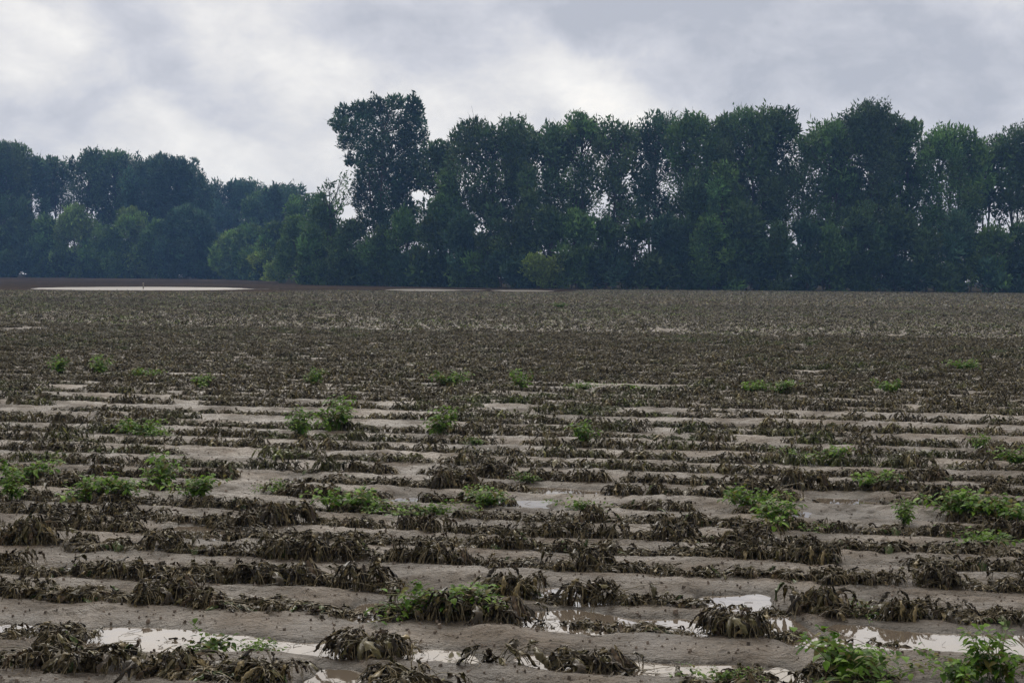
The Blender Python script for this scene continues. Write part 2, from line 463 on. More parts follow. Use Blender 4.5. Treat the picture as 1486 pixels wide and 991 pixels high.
# ------------------------------------------------------------------ a wilted, collapsed plant
def wilted(seed, nleaf=26, H=.15, L_=.15, nl=8, nw=5, spread=1.0, green=0.0, stems=True, size=1.0):
    g = np.random.default_rng(seed)
    A, B = Acc(), Acc()
    nst = max(3, nleaf // 5)
    # main stems: up from the root, then flopped over along the row
    tips = []
    pk = [(g.uniform(-.11, .11) * spread, g.normal(0, .025), g.uniform(.45, 1.1)) for _ in range(3)]
    for i in range(nst):
        a = g.uniform(0, 2 * np.pi); h = H * g.uniform(.55, 1.05)
        ln = g.uniform(.06, .15) * spread
        tt = np.linspace(0, 1, 7)
        dx = np.cos(a) * ln * 1.35; dy = np.sin(a) * ln * .75
        z = h * np.sin(tt * np.pi * g.uniform(.5, .68)) 
        bx = g.uniform(-.03, .03); by = g.uniform(-.02, .02)
        P = np.stack([bx + dx * tt ** 1.3, by + dy * tt ** 1.3, z], -1)
        P[:, :2] += g.normal(0, .004, (7, 2))
        tips.append(P)
        if stems:
            V, Fq = tube(P, np.linspace(.0035, .0018, 7), 4); A.add(V, Fq, np.array((.10, .085, .05)) * g.uniform(.6, 1.3))
    for i in range(nleaf):
        P = tips[g.integers(nst)]
        q = g.uniform(.35, 1.0); k = q * 6; k0 = int(min(k, 5)); p0 = P[k0] + (P[k0 + 1] - P[k0]) * (k - k0)
        a = g.uniform(0, 2 * np.pi)
        Ln = L_ * g.uniform(.6, 1.15); W = Ln * g.uniform(.09, .23)
        t_ = np.linspace(0, 1, nl)
        pet = g.uniform(.0, .035)
        out_ = Ln * g.uniform(.25, .85)
        z0 = p0[2] + g.uniform(-.01, .02)
        tent = g.random() < .65
        if tent:
            q_ = pk[g.integers(3)]; p0 = np.array([q_[0] + g.normal(0, .012), q_[1] + g.normal(0, .012), 0]); z0 = H * q_[2] * g.uniform(.65, 1.08)
            out_ = Ln * g.uniform(.55, .95); a = (0 if g.random() < .5 else np.pi) + g.normal(0, .85)
        # goes out a little, then hangs to the mud
        rise = g.uniform(0, .02)
        rad = pet + out_ * np.sin(t_ * np.pi / 2 * g.uniform(.75, 1.0)) ** .9
        zz_ = z0 + rise * np.sin(t_ * np.pi) - ((z0 * g.uniform(.8, 1.1)) * t_ ** g.uniform(.8, 1.4) if tent else (Ln * g.uniform(.6, .95)) * t_ ** g.uniform(1.2, 2.0))
        ax = a + g.uniform(-.7, .7) * t_
        mid = np.stack([p0[0] + np.cos(ax) * rad, p0[1] + np.sin(ax) * rad, zz_], -1)
        side = np.stack([-np.sin(ax + g.uniform(-.5, .5)), np.cos(ax), np.zeros(nl)], -1)
        fold = g.uniform(.6, 1.45)
        w = W * np.sin(np.pi * np.clip(t_ * .96 + .04, 0, 1) ** g.uniform(.6, 1.0)) ** .7
        qs = np.linspace(-1, 1, nw)
        V = mid[:, None, :] + side[:, None, :] * (w[:, None] * qs[None, :] * math.cos(fold))[:, :, None]
        V[:, :, 2] -= np.abs(qs)[None, :] * w[:, None] * math.sin(fold)
        # crumple
        ph = g.uniform(0, 6)
        V[:, :, 2] += 0.015 * np.sin(t_ * g.uniform(8, 16) + ph)[:, None] * np.abs(qs)[None, :]
        V += g.normal(0, .0045, V.shape)
        lie = np.maximum(0, .006 - V[:, :, 2])
        V[:, :, 0] += np.cos(a) * lie * .5; V[:, :, 1] += np.sin(a) * lie * .5
        V[:, :, 2] = np.maximum(V[:, :, 2], .004 + g.uniform(0, .006))
        c = np.array(WCOL[g.integers(len(WCOL))]) * g.uniform(.5, 1.5)
        if g.random() < green: c = np.array((.05, .08, .025)) * g.uniform(.6, 1.3)
        cc = np.repeat(c[None, :], nl * nw, 0).reshape(nl, nw, 3).copy()
        cc[:, nw // 2] *= 1.5                       # paler midrib
        if g.random() < .3: cc[:, 0] *= 1.6
        B.add(V.reshape(-1, 3), gridF(nl, nw), cc.reshape(-1, 3))
        for _ in range(2 if stems else 0):
            # leaf stalk, drooping to the ground as a pale string
            e_ = mid[0] + np.array([np.cos(a) * g.uniform(.03, .1), np.sin(a) * g.uniform(.03, .1), 0]); e_[2] = .004
            s_ = np.linspace(0, 1, 6)[:, None]
            Q = mid[0] * (1 - s_) + e_ * s_; Q[:, 2] += .03 * np.sin(s_[:, 0] * np.pi) ; Q[:, :2] += g.normal(0, .004, (6, 2))
            V, Fq = tube(Q, .0021, 3); A.add(V, Fq, np.array((.17, .145, .09)) * g.uniform(.4, 1.5))
    return A, B

# ------------------------------------------------------------------ a living green plant
def greenplant(seed, H=.25, nst=9, spread=.14, sprawl=.3, nlf=9, leaf=.06, tone=1.0, narrow=.30):
    g = np.random.default_rng(seed); A, B = Acc(), Acc()
    for i in range(nst):
        a = g.uniform(0, 2 * np.pi); h = H * g.uniform(.45, 1.05); lean = g.uniform(.2, 1) * spread
        n = 9; tt = np.linspace(0, 1, n); bend = g.uniform(0, sprawl)
        P = np.stack([np.cos(a) * lean * tt ** 1.2 * (1 + bend * 2) + g.uniform(-.03, .03), np.sin(a) * lean * .8 * tt ** 1.2 * (1 + bend) + g.uniform(-.02, .02),
                      h * (tt - bend * .8 * tt ** 3)], -1)
        P[:, :2] += np.cumsum(g.normal(0, .003, (n, 2)), 0)
        V, Fq = tube(P, np.linspace(.003, .0014, n), 4); A.add(V, Fq, np.array((.22, .25, .11)) * g.uniform(.7, 1.2))
        for j in range(nlf):
            q = (.25 + .75 * (j + g.uniform(0, 1)) / nlf) * (n - 1); k0 = int(min(q, n - 2)); p0 = P[k0] + (P[k0 + 1] - P[k0]) * (q - k0)
            b0 = g.uniform(0, 2 * np.pi)
            for q3 in range(g.integers(2, 4)):
                b = b0 + (q3 - 1) * 1.3 + g.uniform(-.3, .3)
                el_ = g.uniform(-.5, .9)
                ln = leaf * g.uniform(.6, 1.15); w = ln * narrow * g.uniform(.8, 1.2)
                pl = g.uniform(.01, .03)
                d = np.array([math.cos(b) * math.cos(el_), math.sin(b) * math.cos(el_), math.sin(el_)])
                s = np.array([-math.sin(b), math.cos(b), g.uniform(-.4, .4)])
                tl_ = np.linspace(0, 1, 5)
                mid = p0 + d * (pl + ln * tl_)[:, None]; mid[:, 2] -= ln * .35 * tl_ ** 2
                ww = w * np.array([.15, .85, 1, .6, .02])
                qs = np.array([-1, 0, 1.])
                V = mid[:, None, :] + s[None, None, :] * (ww[:, None] * qs[None, :])[:, :, None]
                V[:, :, 2] += np.abs(qs)[None, :] * ww[:, None] * .25
                V[:, :, 2] = np.maximum(V[:, :, 2], .006)
                pal = [(.12, .25, .028), (.075, .17, .025), (.18, .32, .045), (.055, .12, .022)]
                c = np.array(pal[g.integers(4)]) * g.uniform(.75, 1.25) * tone
                if g.random() < .12: c = np.array((.20, .19, .06)) * g.uniform(.5, 1.1)
                B.add(V.reshape(-1, 3), gridF(5, 3), c)
    return A, B

# ------------------------------------------------------------------ near field: wilted plants one by one
protos = []
for i in range(14):
    A, B = wilted(100 + i, nleaf=[62, 70, 78, 54][i % 4], H=[.11, .135, .16, .09][i % 4], L_=[.095, .11, .125][i % 3], spread=[1.3, 1.5, 1.15][i % 3], green=[0, .03, .0, .06, .02][i % 5])
    protos.append((A.mesh('stems', M_stem, True), B.mesh('leaves', M_wilt, True)))
# a few big distinctive mounds
big = []
for i in range(4):
    A, B = wilted(300 + i, nleaf=120, H=.17, L_=.135, spread=1.55, green=.03)
    big.append((A.mesh('stems', M_stem, True), B.mesh('leaves', M_wilt, True)))
# open tangle standing in water
A, B = wilted(400, nleaf=12, H=.13, L_=.13, spread=1.3); tangle = (A.mesh('stems', M_stem, True), B.mesh('leaves', M_wilt, True))

ORD = ['bottom', 'second', 'third', 'fourth', 'fifth', 'sixth', 'seventh', 'eighth', 'ninth', 'tenth', 'eleventh', 'twelfth', 'thirteenth', 'fourteenth', 'fifteenth', 'sixteenth', 'seventeenth', 'eighteenth']
GAPS = {0: [(130, 175), (455, 560), (655, 720), (770, 1000), (1060, 1080), (1290, 1310)],
        1: [(128, 268), (350, 398), (604, 678), (792, 806), (905, 995), (1160, 1170), (1290, 1600)],
        2: [(740, 788), (985, 1005), (1135, 1180), (1215, 1260), (1345, 1480)],
        3: [(806, 815), (600, 700), (1045, 1050), (1105, 1125)],
        4: [(30, 60)],
        5: [(225, 245), (320, 340), (1180, 1215), (1250, 1330)],
        6: [(560, 600), (640, 660)],
        7: [(0, 30), (640, 670), (1240, 1270)],
        8: [(290, 420), (560, 620), (740, 880), (1000, 1080), (1170, 1380)],
        9: [(65, 115), (330, 420), (800, 900), (1180, 1230)],
        10: [(560, 600), (880, 930), (1330, 1360)]}
# individually placed mounds: row, px, height scale, kind, label
SPECIAL = [
    (1, 540, 1.0, 'b', 'tall dark mound of limp leaves left of the small central puddle in the foreground'),
    (1, 735, 1.05, 't', 'open tangle of wilted stems and leaves between two bright puddles in the foreground'),
    (1, 858, .85, 'p', 'low flattened wilted plant at the near edge of the long central puddle'),
    (3, 762, 1.0, 'b', 'big black wilted mound just right of the leafy green foreground plant'),
    (3, 415, .95, 'p', 'hunched wilted plant rising above its neighbours in the fourth row, left of centre'),
    (4, 415, .95, 'b', 'tall dark wilted plant with a pale curled top leaf, left of centre'),
    (4, 20, 1.15, 'b', 'large drooping dark plant cut by the left edge of the photo'),
    (5, 1200, .9, 'b', 'tent shaped brown wilted plant standing apart on bare mud at right'),
    (2, 1075, .9, 'b', 'heap of dark wilted leaves with yellowing bits between the two right hand puddles'),
    (0, 110, 1.05, 'b', 'broad heap of olive green collapsed leaves in the bottom left corner'),
    (0, 230, 1.0, 'b', 'olive collapsed plant with long flat leaves right of the corner heap'),
    (0, 395, .95, 'b', 'near black wilted heap at the bottom edge left of centre'),
    (0, 1345, 1.0, 'b', 'crumpled brown plant with a rust coloured leaf at the bottom right'),
    (2, 715, .9, 'p', 'dark flopped leaf pair at the near foot of the leafy green plant'),
    (3, 1180, .9, 'b', 'pointed dark heap right of the small puddle in the fourth row'),
    (3, 1335, .85, 'b', 'dark upright flap of leaf above a pale yellow leaf at right'),
]
prng = np.random.default_rng(5)
cand = []       # (y, x, z, row, px)
def pxof(x, y): return 743 + 2150 * x / y
for k in range(len(ROWC)):
    if ROWC[k] > 24: break
    xm = .40 * ROWC[k]
    x = -xm
    while x < xm:
        x += prng.uniform(.15, .25)
        y = ROWC[k] - T * x + prng.uniform(-.05, .05)
        px = pxof(x, y); ri = k - NEAR0
        if ri in GAPS and any(a <= px <= b_ for a, b_ in GAPS[ri]): continue
        if ri >= 3 and vn(x / .9, k * 3.3, 91) < (.58 if k in HALF else (.06 if ri < 8 else .12)): continue
        if any(ri == s[0] and abs(px - s[1]) < (34 if s[3] != 'b' else 42) for s in SPECIAL): continue
        cand.append((y, x, ri, px))
def in_view(px, y): return -30 < px < 1516 and y > 6.05
seen = [c for c in cand if in_view(c[3], c[0])]
seen.sort()
indiv = seen[:300 - len(SPECIAL)]
iset = set(indiv)
rest_near = [c for c in cand if c not in iset]

def place(name, pair, loc, rz, sc, label, cat, group, parts=('stems', 'leaves')):
    e_ = empty(name, loc, rz, sc)
    tag(e_, label, cat, group)
    obj(parts[0], pair[0], e_); obj(parts[1], pair[1], e_)
    return e_

def zat(x, y): return float(height(np.array([x]), np.array([y]), False)[0])
for (y, x, ri, px) in indiv:
    a = prng.integers(14)
    s = prng.uniform(.78, 1.15) * (1.08 if ri == 0 else 1)
    h_ = s * prng.uniform(.48, 1.02) * (.72 if ri < 2 else .9)
    place('wilted_plant', protos[a], (x, y, zat(x, y) - .006), prng.choice([0, np.pi]) + prng.uniform(-.5, .5), (s, s, h_),
          'limp dark brown wilted plant in the %s planted row from the photo bottom' % (ORD[ri] if ri > 0 else 'nearest'),
          'wilted plant', 'wilted plants of the %s row' % ORD[ri])
for i, (ri, px, s, kind, lab) in enumerate(SPECIAL):
    k = ri + NEAR0; x = row_x(k, px); y = ROWC[k] - T * x
    pair = big[i % 4] if kind == 'b' else (tangle if kind == 't' else protos[2])
    place('wilted_plant', pair, (x, y, max(-.01, zat(x, y) - .006)), prng.uniform(-.4, .4), (s * (1 if kind == 'b' else 1.25),) * 2 + (s * (.60 if ri == 0 else (.72 if ri == 1 else .85)),), lab, 'wilted plant', 'wilted plants standing out of their rows')

# ------------------------------------------------------------------ the rest of the wilted crop: nobody could count it
def stamp(libs, pts, rz, sc, sz, g, tint=None):
    """merge many transformed copies into arrays"""
    Vs, Fs, Cs = [], [], []; n = 0
    which = g.integers(len(libs), size=len(pts))
    for w in range(len(libs)):
        ii = np.where(which == w)[0]
        if len(ii) == 0: continue
        V, Fq, C = libs[w]
        c, s = np.cos(rz[ii]), np.sin(rz[ii])
        X = (V[None, :, 0] * c[:, None] - V[None, :, 1] * s[:, None]) * sc[ii][:, None] + pts[ii, 0][:, None]
        Yv = (V[None, :, 0] * s[:, None] + V[None, :, 1] * c[:, None]) * sc[ii][:, None] + pts[ii, 1][:, None]
        Zv = V[None, :, 2] * sz[ii][:, None] + pts[ii, 2][:, None]
        Vs.append(np.stack([X, Yv, Zv], -1).reshape(-1, 3))
        off = n + np.arange(len(ii))[:, None, None] * len(V)
        Fs.append((Fq[None] + off).reshape(-1, 4))
        CC = np.repeat(C[None], len(ii), 0)
        CC = CC * g.uniform(.75, 1.25, (len(ii), 1, 1))
        if tint is not None: CC = CC * (1 - tint[ii][:, None, None]) + np.array((.060, .115, .028))[None, None] * tint[ii][:, None, None] * (CC / CC.mean())
        Cs.append(CC.reshape(-1, 3)); n += len(ii) * len(V)
    return np.concatenate(Vs), np.concatenate(Fs), np.concatenate(Cs)

def lib(seeds, **kw):
    r_ = []
    for s in seeds:
        A, B = wilted(s, **kw)
        if A.n:
            B.add(*A.arr())
        r_.append(B.arr())
    return r_
libA = lib(range(500, 508), nleaf=34, L_=.12, H=.13, spread=1.5, nl=6, nw=3)
libB = lib(range(520, 528), nleaf=12, nl=4, nw=3, stems=False, L_=.16)
libC = lib(range(540, 548), nleaf=5, nl=3, nw=3, stems=False, L_=.20, H=.16)
g = np.random.default_rng(77)
def rows_between(y0, y1, step):
    P = []
    for k in range(len(ROWC)):
        c = ROWC[k]
        if c < y0 or c >= y1: continue
        xm = .43 * c + 1
        n = int(2 * xm / step)
        x = np.linspace(-xm, xm, n) + g.uniform(-.5, .5, n) * step
        y = c - T * x + g.uniform(-.06, .06, n)
        keep = vn(x / 1.1, np.full(n, k * 3.3), 91) > (.6 if k in HALF else .08)
        keep &= fbm(x / 5, y / 2.5, 19, 2) > .08
        # the crop stops short of the standing water and the bare bank
        u = x / y
        lim = np.interp(u, [-.5, -.16, -.13, .03, .06, .5], [134, 138, 152, 155, 190, 194])
        keep &= y < lim + 4 * (vn(x / 4, y / 4, 3) - .5)
        P.append(np.stack([x[keep], y[keep]], -1))
    return np.concatenate(P)
def crop(P, libs, s0, s1):
    z = height(P[:, 0], P[:, 1], False)
    pts = np.column_stack([P, z - .004]); n = len(P)
    rz = g.uniform(-.6, .6, n) + np.pi * g.integers(0, 2, n)
    sc = g.uniform(s0, s1, n)
    gr = sst(fbm(P[:, 0] / 3.0, P[:, 1] / 5.0, 61, 3), .52, .66) * g.uniform(0, .9, n) * (g.random(n) < .6)
    gr = np.maximum(gr, .08 + .3 * (g.random(n) < .10))
    return stamp(libs, pts, rz, sc, sc * g.uniform(.5, 1.05, n), g, gr)
PA = np.array([(c[1], c[0]) for c in rest_near])
parts = [crop(PA, libA, .75, 1.1), crop(rows_between(24, 46, .19), libA, .8, 1.15),
         crop(rows_between(46, 95, .24), libB, .8, 1.2), crop(rows_between(95, 200, .36), libC, .9, 1.4)]
A = Acc()
for q in parts: A.add(*q)
o = obj('wilted_crop', A.mesh('wilted_crop', M_wilt, True))
tag(o, 'brown wilted crop filling the flooded field beyond the nearest rows', 'wilted crop', kind='stuff')

# ------------------------------------------------------------------ green plants that survived
gkinds = {
    'bush': [greenplant(s, H=.22, nst=17, spread=.23, sprawl=.55, nlf=8, leaf=.052) for s in (1, 2, 3)],
    'tall': [greenplant(s, H=.27, nst=13, spread=.17, sprawl=.2, nlf=9, leaf=.055, narrow=.24) for s in (4, 5)],
    'low': [greenplant(s, H=.15, nst=16, spread=.27, sprawl=.8, nlf=7, leaf=.048, tone=.85) for s in (6, 7, 8)],
    'olive': [greenplant(s, H=.16, nst=10, spread=.16, sprawl=.7, nlf=7, leaf=.055, tone=.6) for s in (9, 10)]}
gk = {k: [(a.mesh('stems', M_stem, True), b.mesh('leaves', M_green, True)) for a, b in v] for k, v in gkinds.items()}
GREEN = [  # px, base y, scale, kind, label
    (650, 893, 1.0, 'bush', 'large bright green plant in the middle of the foreground rows', 'n'),
    (690, 896, .8, 'bush', 'green sprawling plant touching the dark flopped leaves near the centre puddle', 'n'),
    (618, 893, .85, 'low', 'low trailing green plant on the left side of the central foreground clump', 'n'),
    (1228, 985, 1.05, 'bush', 'tall bright green plant with one broad leaf at the bottom right', 'n'),
    (1262, 992, .85, 'low', 'drooping green plant spilling right from the bottom right clump', 'n'),
    (1442, 992, 1.0, 'tall', 'upright green plant near the bottom right corner', 'n'),
    (1395, 998, .8, 'bush', 'leafy green plant left of the corner sprig on the bottom edge', 'n'),
    (308, 944, .8, 'olive', 'dull green plant standing in the long left foreground puddle', 'n'),
    (365, 946, .5, 'low', 'little green sprig at the puddle edge right of the dull green plant', 'n'),
    (1040, 992, .5, 'low', 'small green sprig at the bottom edge right of centre', 'n'),
    (1255, 888, .45, 'low', 'small patch of fresh leaves in the fourth row at right', 'n'),
    (490, 628, 1.5, 'tall', 'tallest light green weed clump in the left middle field', 'm'),
    (432, 636, 1.25, 'tall', 'darker narrow leaved weed clump left of the tallest weeds', 'm'),
    (208, 632, 1.0, 'bush', 'yellowish green clump at left, level with the tallest weeds', 'm'),
    (228, 634, .85, 'low', 'dark green clump touching the yellowish one at left', 'm'),
    (42, 704, 1.1, 'bush', 'dark green plant left of the small round puddle near the left edge', 'm'),
    (15, 730, .9, 'tall', 'light green grassy tuft at the left edge below the round puddle', 'm'),
    (130, 730, 1.0, 'bush', 'leafy green clump below right of the round puddle at left', 'm'),
    (175, 728, 1.0, 'bush', 'green clump in the middle of the long green patch at left', 'm'),
    (240, 712, 1.15, 'tall', 'upright green plants at the top of the long green patch at left', 'm'),
    (285, 728, .9, 'bush', 'green plant at the right end of the long green patch at left', 'm'),
    (400, 716, .6, 'low', 'small dark green plant on bare mud left of centre', 'm'),
    (495, 745, 1.0, 'bush', 'green plant with bright lower leaves left of centre', 'm'),
    (535, 744, .8, 'low', 'low green plant touching the right of the bright leaved plant', 'm'),
    (610, 752, .9, 'low', 'sprawling dull green plant on the mud just left of centre', 'm'),
    (705, 734, .85, 'bush', 'green plant with a white speck of blossom at the centre of the field', 'm'),
    (765, 702, .6, 'olive', 'olive green plant above the muddy water line at the centre', 'm'),
    (835, 742, .7, 'low', 'low green plant on the mud right of centre', 'm'),
    (850, 648, 1.0, 'tall', 'slender pale green plant right of centre, taller than the crop', 'm'),
    (638, 634, 1.2, 'tall', 'thin green stalk above the crop near the centre', 'm'),
    (690, 650, .6, 'olive', 'small olive tuft between the thin stalk and the pale green plant', 'm'),
    (1095, 742, .9, 'bush', 'green plant at the upper left of the patch beside the right hand mud flat', 'm'),
    (1130, 768, 1.05, 'bush', 'bright green plant in the patch right of centre on the mud flat', 'm'),
    (1160, 772, .6, 'low', 'small green plant beside a white speck on the mud flat', 'm'),
    (1310, 768, .7, 'tall', 'isolated light green tuft at right of the mud flat', 'm'),
    (1205, 676, .9, 'bush', 'bright green tuft in the upper right part of the rows', 'm'),
    (1150, 668, .7, 'low', 'low green plant left of the bright tuft at upper right', 'm'),
    (1265, 712, .9, 'bush', 'rounded green plant below right of the bright tuft', 'm'),
    (1385, 752, 1.1, 'bush', 'green plant at the left end of the long patch by the right edge', 'm'),
    (1425, 756, 1.0, 'bush', 'green plant in the middle of the long patch by the right edge', 'm'),
    (1462, 760, .95, 'bush', 'green plant at the right end of the long patch by the right edge', 'm'),
    (1420, 795, .8, 'low', 'yellowish green plant below the long patch by the right edge', 'm'),
    (1475, 680, .9, 'bush', 'green plant against the right edge, high in the rows', 'm'),
    (1420, 660, .7, 'tall', 'thin green sprig left of the plant on the right edge', 'm'),
    (85, 545, 1.2, 'tall', 'left of the two green weed clumps far up the left side', 'f'),
    (148, 545, 1.3, 'tall', 'right of the two green weed clumps far up the left side', 'f'),
    (215, 552, 1.0, 'bush', 'short weed clump right of the paired clumps at far left', 'f'),
    (295, 565, 1.0, 'bush', 'yellow green weed clump at left, in the far rows', 'f'),
    (655, 562, 1.3, 'bush', 'dark green bushy weed near the centre of the far rows', 'f'),
    (757, 566, 1.2, 'tall', 'bright green tuft at the centre of the far rows', 'f'),
    (850, 566, .9, 'low', 'low green weed right of the bright far tuft', 'f'),
    (920, 568, .9, 'low', 'flat green weed patch further right of the bright far tuft', 'f'),
    (1090, 572, 1.1, 'bush', 'green weed clump in the far rows right of centre', 'f'),
    (1135, 573, 1.1, 'bush', 'second green weed clump in the far rows right of centre', 'f'),
    (1290, 574, 1.1, 'bush', 'green weed clump in the far rows toward the right edge', 'f'),
    (1395, 540, 1.2, 'bush', 'faint green weed clump high in the field at right', 'f'),
    (455, 562, 1.1, 'tall', 'thin green weed in the far rows left of centre', 'f'),
    (812, 448, 1.6, 'bush', 'small green weed far out beneath the trees at the centre', 'f'),
]
for i, (px, py, s, kd, lab, zn) in enumerate(GREEN):
    x, y = ground(px, py, .01)
    lst = gk[kd]
    grp = {'n': 'green plants in the foreground', 'm': 'green plants in the middle rows', 'f': 'green weeds in the far rows'}[zn]
    place('green_plant', lst[i % len(lst)], (x, y, max(-.004, zat(x, y) - .006)), i * 1.7, s * (1.0 if zn == 'n' else 1.08), lab, 'green plant', grp)

# ------------------------------------------------------------------ clods and bits of straw on the mud
A = Acc()
ico = np.array([(0, 0, 1), (1, 0, 0), (0, 1, 0), (-1, 0, 0), (0, -1, 0), (0, 0, -1)], float)
icf = np.array([(0, 1, 2, 2), (0, 2, 3, 3), (0, 3, 4, 4), (0, 4, 1, 1)])
cube = np.array([(-1, -1, -1), (1, -1, -1), (1, 1, -1), (-1, 1, -1), (-.6, -.6, 1), (.6, -.6, 1), (.6, .6, 1), (-.6, .6, 1)], float)
cbf = np.array([(4, 5, 6, 7), (0, 1, 5, 4), (1, 2, 6, 5), (2, 3, 7, 6), (3, 0, 4, 7)])
n = 9000
yy = 5.5 * np.exp(g.random(n) * math.log(22 / 5.5)); xx = (g.random(n) - .5) * .85 * yy
hz = height(xx, yy)
for i in range(n):
    if hz[i] < .012: continue
    s = g.uniform(.002, .0075) * (1.8 if g.random() < .06 else 1)
    V = cube * s * g.uniform(.6, 1.3, 3) + g.normal(0, s * .22, cube.shape) + (xx[i], yy[i], hz[i] + s * .3)
    A.add(V, cbf, np.array((.10, .082, .07)) * g.uniform(.5, 1.7))
o = obj('mud_clods', A.mesh('mud_clods', leaf_mat('clod', .7, .3, 0, 50, .3))); tag(o, 'small crumbs of mud scattered over the bare strips between the rows', 'mud clods', kind='stuff')
A = Acc()
n = 3600
yy = 5.6 * np.exp(g.random(n) * math.log(16 / 5.6)); xx = (g.random(n) - .5) * .85 * yy
ci = np.array([np.min(np.abs(ROWC - (b_ + T * a))) for a, b_ in zip(xx, yy)])
hz = height(xx, yy)
for i in range(n):
    if ci[i] > .22 and g.random() < .85: continue
    a = g.uniform(0, np.pi); l = g.uniform(.02, .09); tt = np.linspace(-.5, .5, 4)
    P = np.stack([xx[i] + np.cos(a) * l * tt, yy[i] + np.sin(a) * l * tt, np.maximum(hz[i], 0) + .004 + g.uniform(0, .02) * (tt + .5)], -1)
    P[:, :2] += g.normal(0, .003, (4, 2))
    V, Fq = tube(P, g.uniform(.0008, .002), 3); A.add(V, Fq, np.array((.15, .12, .08)) * g.uniform(.15, 1.3))
o = obj('plant_litter', A.mesh('plant_litter', M_stem)); tag(o, 'thin broken stalks lying on the mud near the plants', 'plant litter', kind='stuff')

# post in the far pond
e_ = empty('post', (at(208, 418, 163)[0], 163, -.03)); tag(e_, 'tiny pale post sticking out of the bright pond at far left', 'post')
V, Fq = tube([(0, 0, 0), (.01, 0, .3), (0, 0, .62)], [.07, .065, .06], 8)
A = Acc(); A.add(V, Fq, (.30, .28, .25)); obj('shaft', A.mesh('shaft', M_stem), e_)
V, Fq = tube([(0, 0, .62), (0, 0, .66), (0, 0, .68)], [.08, .08, .01], 8)
A = Acc(); A.add(V, Fq, (.5, .49, .46)); obj('cap', A.mesh('cap', M_stem), e_)

# ------------------------------------------------------------------ trees
TC = {'d': (.056, .104, .034), 'm': (.082, .158, .042), 'g': (.150, .245, .055), 'y': (.20, .29, .055), 'b': (.048, .102, .056)}
def leaves(g, blobs, dens, size, upb, tint, spiky):
    Vs, Cs = [], []
    for (bx, by, bz, rx, ry, rz) in blobs:
        area = (rx * rz * 2 + rx * ry) * 2.2
        size_b = size * g.choice([.75, .9, 1.1, 1.5])
        n = int((size / size_b) ** 1.2 * dens * dens * area * (17 if size < .5 else 11)) + 20
        d = g.normal(0, 1, (n, 3)); d /= np.linalg.norm(d, axis=1)[:, None]
        rr_ = g.random(n) ** (1 / 2.6)
        # uneven surface: lobes
        ph = g.uniform(0, 6, 3)
        lob = 1 + .22 * np.sin(3.1 * d[:, 0] + ph[0]) * np.sin(3.7 * d[:, 2] + ph[1]) + .12 * np.sin(7 * d[:, 0] + ph[2]) * np.cos(6 * d[:, 2] + ph[0])
        far_ = np.where(g.random(n) < .12, g.uniform(1.0, 1.25, n), 1.0)
        P = d * (rr_ * lob * far_)[:, None] * np.array([rx, ry, rz]) + np.array([bx, by, bz])
        dirv = d * .7 + np.array([0, 0, upb]) + g.normal(0, .55, (n, 3)); dirv /= np.linalg.norm(dirv, axis=1)[:, None]
        ref = g.normal(0, 1, (n, 3)); s = np.cross(dirv, ref); s /= np.linalg.norm(s, axis=1)[:, None] + 1e-6
        ln = size_b * g.uniform(.6, 1.4, n) * (1 + spiky * (rr_ > .8)); w = size_b * g.uniform(.3, .6, n)
        a = P - dirv * ln[:, None] * .5; c = P + dirv * ln[:, None] * .6
        b1 = P - s * w[:, None] * .6; b2 = P + s * w[:, None] * .6
        Vs.append(np.stack([a, b1, c, b2], 1).reshape(-1, 3))
        cc = np.array(tint)[None] * g.uniform(.6, 1.5, (n, 1)) * g.uniform(.6, 1.65) * np.array([g.uniform(.9, 1.12), 1, g.uniform(.9, 1.1)])
        Cs.append(np.repeat(cc, 4, 0))
    V = np.concatenate(Vs); C = np.concatenate(Cs)
    return V, np.arange(len(V)).reshape(-1, 4), C

